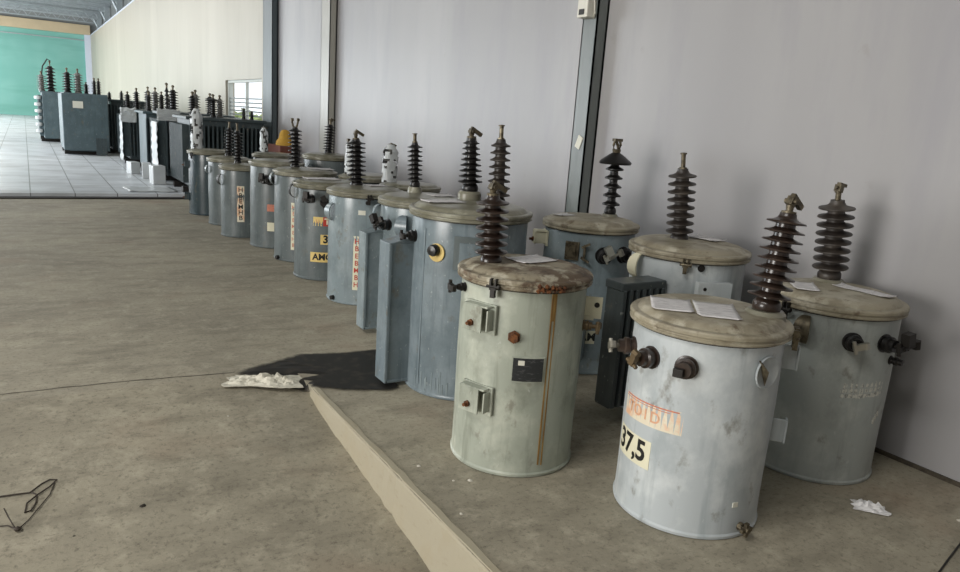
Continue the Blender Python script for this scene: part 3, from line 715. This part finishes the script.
# yellow cloth over a red box by the wall
tag(MB().box(-.17, .13, -.35, .35, 0, 1.0).build('red_box', M['brick_red'], None, (3.66, 12.1, 0), bevel=.01), 'dull red box against the wall by the dark column', 'box')
mb = MB(); mb.lathe([(.15, 0), (.145, .06), (.10, .12), (.085, .2), (.05, .25), (0, .26)], 14)
tag(mb.build('yellow_bag', M['yellow_bag'], None, (3.66, 12.05, 1.0)), 'yellow cloth bag on top of the red box', 'bag')

# ================================================================== the setting
WX = 3.835; CX0 = -9.; Y0 = -6.; YF = 54.; KX = 1.345
# main slab at z=0
g = MB()
g.box(CX0, WX+.3, 4.25, 12.78, -.4, 0)
g.box(KX, WX+.3, Y0, 4.25, -.4, 0)
struct(g, 'floor', M['concrete'])
rp = MB(); s = .122; yb = Y0
rp.add([(CX0, 4.25, 0), (KX+.02, 4.25, 0), (KX+.02, 1.2, -.372), (CX0, 1.2, -.372), (CX0, yb, -.372), (KX+.02, yb, -.372)], [(0, 3, 2, 1), (3, 4, 5, 2)])
o = struct(rp, 'floor', M['concrete'])
# kerb: irregular cement face and lip
vs = []; fs = []; n = 90
for i in range(n+1):
    y = 3.86-i*(3.86+2.)/n; zb = -max(0, min(.372, (4.25-y)*.122))
    j = .008*noise.noise(Vector((y*3, 0, 0)))+.004*noise.noise(Vector((y*14, 3, 0)))
    xt = KX+.005+j; wd = .03+.01*noise.noise(Vector((y*5, 7, 0)))
    vs += [(xt-.03+j, y, zb-.02), (xt-.018+j*.6, y, zb+.35*abs(zb)), (xt-.010, y, -.012), (xt, y, .004), (xt+wd, y, .005), (xt+wd+.02, y, -.01)]
for i in range(n):
    for k in range(5): a_ = 6*i+k; fs.append((a_, a_+1, a_+7, a_+6))
fs += [(0, 5, 4, 3, 2, 1)]
struct(MB().add(vs, fs, False), 'trim_1', M['kerb'])
# step and raised tiled floor
struct(MB().box(CX0, WX+.3, 12.78, 12.95, -.4, .02), 'trim_2', M['dark_metal'])
struct(MB().box(CX0, WX+.3, 12.95, YF+.5, -.4, .07), 'floor', M['tiles'])
# floor cracks, thin dark grooves
def crack(pts, w, name='floor_crack'):
    vs = []; fs = []
    P = []
    for i in range(len(pts)-1):
        for k in range(12):
            u = k/12; p = Vector(pts[i]).lerp(Vector(pts[i+1]), u); q = noise.noise(p*6)*.015; P.append(p+Vector((q, q, 0)))
    P.append(Vector(pts[-1]))
    for i, p in enumerate(P):
        t_ = (P[min(i+1, len(P)-1)]-P[max(i-1, 0)]).normalized(); nn = Vector((-t_.y, t_.x, 0))
        ww = w*(.5+abs(noise.noise(p*9)))
        vs += [tuple(p+nn*ww+Vector((0, 0, .0015))), tuple(p-nn*ww+Vector((0, 0, .0015)))]
    for i in range(len(P)-1): fs.append((2*i, 2*i+1, 2*i+3, 2*i+2))
    return tag(MB().add(vs, fs, False).build('trim_3', M['base_dirt']), kind='structure')
crack([(-4, 4.40, 0), (-.2, 4.37, 0), (.37, 4.35, 0), (1.0, 4.28, 0)], .006)
# wall right, in sections with a window opening y 14.1..17, z .95..2.12
wb = MB(); wb.box(WX, WX+.2, Y0, 13.4, -.4, 5.23); struct(wb, 'wall_right', M['wall'])
wb = MB(); wb.box(WX, WX+.2, 13.4, 14.1, 0, 5.23); wb.box(WX, WX+.2, 17.05, YF, 0, 5.23); wb.box(WX, WX+.2, 14.1, 17.05, 0, .95); wb.box(WX, WX+.2, 14.1, 17.05, 2.12, 5.23)
struct(wb, 'wall_right', M['wall_cream'])  # far stretch of the wall in a warmer, creamier base colour
struct(MB().box(WX-.012, WX+.01, Y0, 13.2, 0, .022), 'baseboard_right', M['base_dirt'])
struct(MB().box(WX-.03, WX+.5, Y0, YF, 5.23, 5.27), 'trim_4', M['wall_white'])
up = MB()
for k in range(120):
    y = Y0+k*.5; up.box(WX+.5, WX+.56, y, y+.25, 5.2, 6.4); up.box(WX+.53, WX+.58, y+.25, y+.5, 5.2, 6.4)
struct(up, 'wall_right_upper', M['cladding'])
# window
wf = empty('window_1', (WX+.1, 15.575, .95)); tag(wf, kind='structure')
mb = MB(); mb.box(-.05, .05, -1.475, -1.415, 0, 1.17); mb.box(-.05, .05, 1.415, 1.475, 0, 1.17); mb.box(-.05, .05, -1.42, 1.42, 0, .05); mb.box(-.05, .05, -1.42, 1.42, 1.12, 1.17); mb.box(-.03, .03, -.03, .03, 0, 1.17)
mb.build('window_frame', M['shutter'], wf)
mb = MB()
for k in range(9): mb.box(-.02, .02, -1.42, 1.42, .10+k*.085, .128+k*.085)
mb.build('window_louvre', M['column'], wf)
# outside: ground and hedge seen through the window
struct(MB().box(WX+.6, 40, 8, 60, -.1, -.02), 'outside_ground', M['chip'])
vs = []; fs = []
for i in range(30):
    for j in range(9):
        vs.append((9.5+.9*noise.noise(Vector((i*.6, j*.6, 0))), 26+i*.7, j*.13-.02+.4*(j == 8)*noise.noise(Vector((i*.9, 0, 4)))))
for i in range(29):
    for j in range(8): a_ = i*9+j; fs.append((a_, a_+9, a_+10, a_+1))
o = MB().add(vs, fs, True).build('hedge', M['foliage']); o.modifiers.new('s', 'SOLIDIFY').thickness = .8
tag(o, 'sunlit green hedge seen through the louvred window', 'hedge', kind='stuff')

# far wall
fw = MB(); fw.box(CX0, 3.50, YF, YF+.2, .07, 5.27); struct(fw, 'wall_far', M['green_wall'])
struct(MB().box(3.50, WX, YF-.25, YF+.2, .07, 5.27), 'trim_5', M['wall_white'])
struct(MB().box(CX0, WX, YF-.22, YF-.02, 5.27, 5.85), 'trim_6', M['beige_band'])
struct(MB().box(CX0, WX+.6, YF+.1, YF+.3, 5.2, 6.6), 'wall_far_upper', M['cladding'])
struct(MB().box(CX0, 3.5, YF-.05, YF, 4.9, 4.96), 'trim_7', M['roof_light'])
# ceiling
rf = MB()
for k in range(int(60/.35)):
    y = Y0+k*.35; rf.box(CX0, WX+.8, y, y+.2, 6.45, 6.5); rf.box(CX0, WX+.8, y+.2, y+.35, 6.5, 6.55)
struct(rf, 'ceiling', M['roof'])
pm = MB()
for y in range(0, 54, 2): pm.box(CX0, WX+.5, y-.04, y+.04, 6.27, 6.45)
struct(pm, 'ceiling_purlins', M['roof_light'])
tr = MB()
for y in (52.2, 49.):
    tr.box(CX0, WX+.3, y-.05, y+.05, 6.2, 6.26); tr.box(CX0, WX+.3, y-.05, y+.05, 5.88, 5.94)
    for k in range(26):
        x = CX0+k*.5; tr.tube([(x, y, 5.91), (x+.25, y, 6.23), (x+.5, y, 5.91)], .025, 6)
struct(tr, 'ceiling_truss', M['roof_light'])
for y in (34., 40., 46., 51.):
    mb = MB(); mb.box(-.12, .12, -.14, .14, 0, 1.05); mb.box(-.35, -.1, -.06, .06, .75, .9); mb.tube([(-.3, 0, .82), (-.05, 0, .25)], .05, 8)
    tag(mb.build('roof_bracket', M['roof_light'], None, (WX+.3, y, 5.27)), 'galvanised bracket post under the roof above the right wall', 'bracket', 'bracket posts above the right wall')
# left wall with openings, back wall with opening
lw = MB()
OPEN = [(0.2, 5.0, 0, 3.4), (16, 30, 0, 4.6), (33, 50, 0, 4.6)]
lw.box(CX0-.2, CX0, Y0, .2, -.4, 6.5); lw.box(CX0-.2, CX0, 5.0, 16, -.4, 6.5); lw.box(CX0-.2, CX0, 30, 33, 0, 6.5); lw.box(CX0-.2, CX0, 50, YF+.2, 0, 6.5)
for a_, b_, z0_, z1_ in OPEN: lw.box(CX0-.2, CX0, a_, b_, z1_, 6.5)
struct(lw, 'wall_left', M['wall'])
bk = MB(); bk.box(CX0-.2, WX+.2, Y0-.2, Y0, -.4, 6.5); struct(bk, 'wall_back', M['wall'])

# steel columns
def column(y0, y1, m, lab, d=.11):
    mb = MB(); mb.box(-d, -d+.012, 0, y1-y0, 0, 5.2); mb.box(-.02, 0, 0, y1-y0, 0, 5.2); mb.box(-d, 0, (y1-y0)*.0, .012, 0, 5.2); mb.box(-d, 0, y1-y0-.012, y1-y0, 0, 5.2)
    mb.box(-d-.01, 0, -.03, y1-y0+.03, 0, .02)
    return tag(mb.build('steel_column', m, None, (WX, y0, 0)), lab, 'column', 'steel columns on the right wall')
column(4.43, 4.60, M['column'], 'grey-green steel column nearest the camera, behind the bell-cap bushing')
column(10.2, 10.55, M['column_pale'], 'middle steel column with bright left edge')
column(13.05, 13.62, M['column_dark'], 'dark steel column where the grey and cream walls meet')
eb = empty('electrical_box', (WX-.165, 4.53, 2.43)); tag(eb, 'small ivory electrical box high on the nearest steel column', 'electrical box')
MB().box(-.03, .055, -.075, .045, 0, .3).build('housing', M['electric_box'], eb, bevel=.006)
MB().box(-.034, -.028, -.04, .02, .02, .06).build('switch', M['dark_metal'], eb)
MB().tube([(.0, -.08, .25), (.01, -.10, .12), (.03, -.095, .03), (.05, -.06, .0)], .006, 6).build('cable', M['electric_box'], eb)
tag(MB().box(-.004, 0, -.03, .03, -.05, .05).build('white_spot', M['sticker'], None, (WX-.112, 4.50, 1.50), (.4, 0, 0)), 'small white tape on the nearest steel column', 'spot')  # small flat white spot on the column face

# ================================================================== litter
# oil stain
outline = [(.96, 4.26), (1.11, 4.35), (1.32, 4.43), (1.47, 4.48), (1.71, 4.42), (2.0, 4.40), (2.30, 4.33), (2.2, 4.12), (1.92, 3.98), (1.85, 3.78), (1.80, 3.62), (1.53, 3.71), (1.36, 3.83), (1.30, 3.90), (1.20, 3.99), (1.10, 4.12)]
n = 60; P = []
m_ = len(outline)
for i in range(m_):
    p0, p1, p2, p3 = (Vector(outline[(i+k-1) % m_]).to_3d() for k in range(4))
    for k in range(5):
        u = k/5; P.append(.5*((2*p1)+(p2-p0)*u+(2*p0-5*p1+4*p2-p3)*u*u+(3*p1-p0-3*p2+p3)*u**3))
c = Vector((1.75, 4.05, 0)); rings = [1, .93, .85, .7, .4]
vs = []; ev = []
for q, f_ in enumerate(rings):
    for p in P:
        v = c+(p-c)*f_; z = .003 if v.y > 4.25 or v.x > KX else -(4.25-v.y)*.122+.006
        if v.x > KX: z = .007
        vs.append((v.x, v.y, z)); ev.append([0, .3, .6, .9, 1][q])
vs.append((c.x, c.y, .007)); ev.append(1)
NP = len(P); fs = []
for q in range(len(rings)-1):
    for k in range(NP): fs.append((q*NP+k, q*NP+(k+1) % NP, (q+1)*NP+(k+1) % NP, (q+1)*NP+k))
for k in range(NP): fs.append(((len(rings)-1)*NP+k, (len(rings)-1)*NP+(k+1) % NP, len(vs)-1))
me = bpy.data.meshes.new('oil_stain'); me.from_pydata(vs, [], fs); at = me.attributes.new('edge', 'FLOAT', 'POINT')
for i, e in enumerate(ev): at.data[i].value = e
me.materials.append(M['stain']); o = bpy.data.objects.new('oil_stain', me); col.objects.link(o); tag(o, 'dark oil stain on the concrete at the end of the kerb', 'stain')

def crumple(name, cx, cy, z, w, l, hgt, rz, m, lab, cat, seed, n=26, tilt=0):
    vs = []; fs = []
    for i in range(n+1):
        for j in range(n+1):
            u = i/n-.5; v = j/n-.5
            e = 1+.35*noise.noise(Vector((math.atan2(v, u)*1.3, seed, 0)))
            x = u*w*e; y = v*l*e
            d = max(0, 1-(4*(u*u+v*v))**1.2)
            q = abs(noise.noise(Vector((u*7+seed, v*7, seed))))+.5*abs(noise.noise(Vector((u*17, v*17+seed, 2))))
            vs.append((x, y, .003+hgt*(.15+.85*d)*(.25+1.3*q)))
    for i in range(n):
        for j in range(n):
            a_ = i*(n+1)+j; fs.append((a_, a_+n+1, a_+n+2, a_+1))
    o = MB().add(vs, fs, False).build(name, M[m], None, (cx, cy, z), (0, tilt, rz)); o.modifiers.new('s', 'SOLIDIFY').thickness = .002
    return tag(o, lab, cat)
o = crumple('plastic_scrap', 1.13, 4.08, -.012, .42, .19, .042, -.38, 'white_trash', 'crumpled white plastic scrap at the tip of the kerb and oil stain', 'plastic scrap', 3.3)
o = crumple('crumpled_paper', 3.17, 1.52, .001, .15, .09, .035, -.9, 'paper', 'crumpled white paper on the floor in front of the corner tank', 'paper', 8.1, n=12)
wr = MB()
wr.tube([(-.9, 3.40, -.098), (-.5, 3.375, -.098), (-.243, 3.389, -.099), (-.19, 3.384, -.099), (-.136, 3.379, -.099), (-.081, 3.373, -.1), (-.035, 3.426, -.094), (-.004, 3.446, -.091), (.023, 3.436, -.092), (-.006, 3.391, -.097), (-.052, 3.347, -.102), (-.093, 3.296, -.108), (-.101, 3.235, -.117), (-.079, 3.241, -.116), (-.06, 3.291, -.11), (-.055, 3.349, -.104), (-.075, 3.375, -.1)], .0035, 6)
wr.tube([(-.174, 3.292, -.11), (-.16, 3.23, -.117), (-.139, 3.155, -.127), (-.126, 3.13, -.13), (-.091, 3.176, -.125), (-.047, 3.257, -.114), (-.008, 3.331, -.105), (.014, 3.416, -.095)], .0025, 6)
wr.tube([(-.25, 3.19, -.122), (-.16, 3.169, -.125), (-.128, 3.132, -.13)], .0025, 6)
wr.lathe([(0, -.012), (.012, -.006), (.014, .002), (0, .012)], 8, Matrix.Translation((-.126, 3.126, -.124)))
tag(wr.build('twisted_wire', M['wire']), 'loop of thin brown twisted wire on the concrete at lower left', 'wire')
def speck(x, y, z, s, m, lab, cat, group=None):
    vs = [(s*random.uniform(.6, 1)*math.cos(k*PI/3), s*random.uniform(.5, 1)*math.sin(k*PI/3), 0) for k in range(6)]+[(0, 0, s*.45)]
    fs = [(k, (k+1) % 6, 6) for k in range(6)]+[(5, 4, 3, 2, 1, 0)]
    tag(MB().add(vs, fs).build('floor_chip', M[m], None, (x, y, z)), lab, cat, group)
speck(.335, 3.127, -.137, .022, 'debris', 'small dark leaf-like fragment on the lower concrete', 'debris')
speck(.844, 3.772, -.059, .009, 'chip', 'tiny white speck on concrete below the crumpled plastic', 'debris')
speck(.066, 3.022, -.150, .007, 'debris', 'tiny black pebble right of the twisted wire', 'debris')
for x, y, s, lab in ((1.48, 2.73, .014, 'white paint chip nearest the kerb edge'), (1.56, 2.54, .010, 'faint small paint chip between kerb and rust-lined tank'), (1.63, 2.51, .016, 'largest paint chip in front of the rust-lined tank'), (1.45, 2.28, .012, 'paint chip farthest to the front beside the kerb')):
    speck(x, y, 0, s, 'chip', lab, 'debris', 'paint chips on the raised concrete')
speck(3.47, 1.27, 0, .016, 'chip', 'white chip on the floor at the foot of the wall, far right', 'debris')
tag(MB().tube([(2.80, 1.068, .006), (2.95, 1.104, .006), (3.10, 1.136, .006), (3.246, 1.166, .006), (3.4, 1.20, .006)], .004, 6).build('cable', M['dark_metal']), 'thin black cable on the floor in the bottom right corner', 'cable')

# ================================================================== light
w = bpy.data.worlds.new('sky'); sc.world = w; w.use_nodes = True
nt = w.node_tree; bg = nt.nodes['Background']; bg.inputs[0].default_value = (.88, .94, 1, 1); bg.inputs[1].default_value = 1.6
def area(name, loc, rot, sx, sy, power, color, spread=180):
    l = bpy.data.lights.new(name, 'AREA'); l.shape = 'RECTANGLE'; l.size = sx; l.size_y = sy; l.energy = power; l.color = color; l.spread = R(spread)
    o = bpy.data.objects.new(name, l); o.location = loc; o.rotation_euler = rot; col.objects.link(o); return o
# daylight through the doorways of the left wall (lights stand in the openings, facing in)
area('daylight_near_door', (CX0+.05, 2.6, 1.75), (0, -PI/2, 0), 3.0, 4.6, 720, (1, .97, .92))
area('daylight_far_door', (CX0+.05, 23, 2.3), (0, -PI/2, 0), 4.4, 13.5, 1250, (.90, .96, 1))
area('daylight_farthest_door', (CX0+.05, 41.5, 2.3), (0, -PI/2, 0), 4.4, 16.5, 1900, (.92, .97, 1))
# translucent roof sheets letting daylight down onto the floor
for x, y, lx, ly, p in ((-3.2, 1.0, 1.6, 4.5, 330), (-3.4, 8.5, 1.4, 4, 60), (-2.6, 20, 1.6, 9, 420), (-2.6, 34, 1.6, 11, 520), (-2.6, 46, 1.6, 9, 420)):
    fr = MB(); fr.box(x-lx/2-.06, x-lx/2, y-ly/2, y+ly/2, 6.18, 6.26); fr.box(x+lx/2, x+lx/2+.06, y-ly/2, y+ly/2, 6.18, 6.26)
    struct(fr, 'ceiling_skylight_frame', M['roof_light'])
    area('skylight', (x, y, 6.2), (0, 0, 0), lx, ly, p, (1, .98, .94))

# ================================================================== camera
rows = ((0.84818165, 0.06073083, -0.52621256), (-0.5252315, 0.2252634, -0.82060238), (0.06870057, 0.97240329, 0.22296203))
cam = bpy.data.cameras.new('camera'); co = bpy.data.objects.new('camera', cam); col.objects.link(co)
mw = Matrix(rows).to_4x4(); mw.translation = (0, 0, 1.6); co.matrix_world = mw
cam.lens = 714/960*36; cam.sensor_width = 36; cam.sensor_fit = 'HORIZONTAL'; cam.clip_start = .05; cam.clip_end = 300
sc.camera = co
vs_ = sc.view_settings; vs_.view_transform = 'Standard'; vs_.look = 'None'; vs_.gamma = 1; vs_.exposure = .04; vs_.use_curve_mapping = False
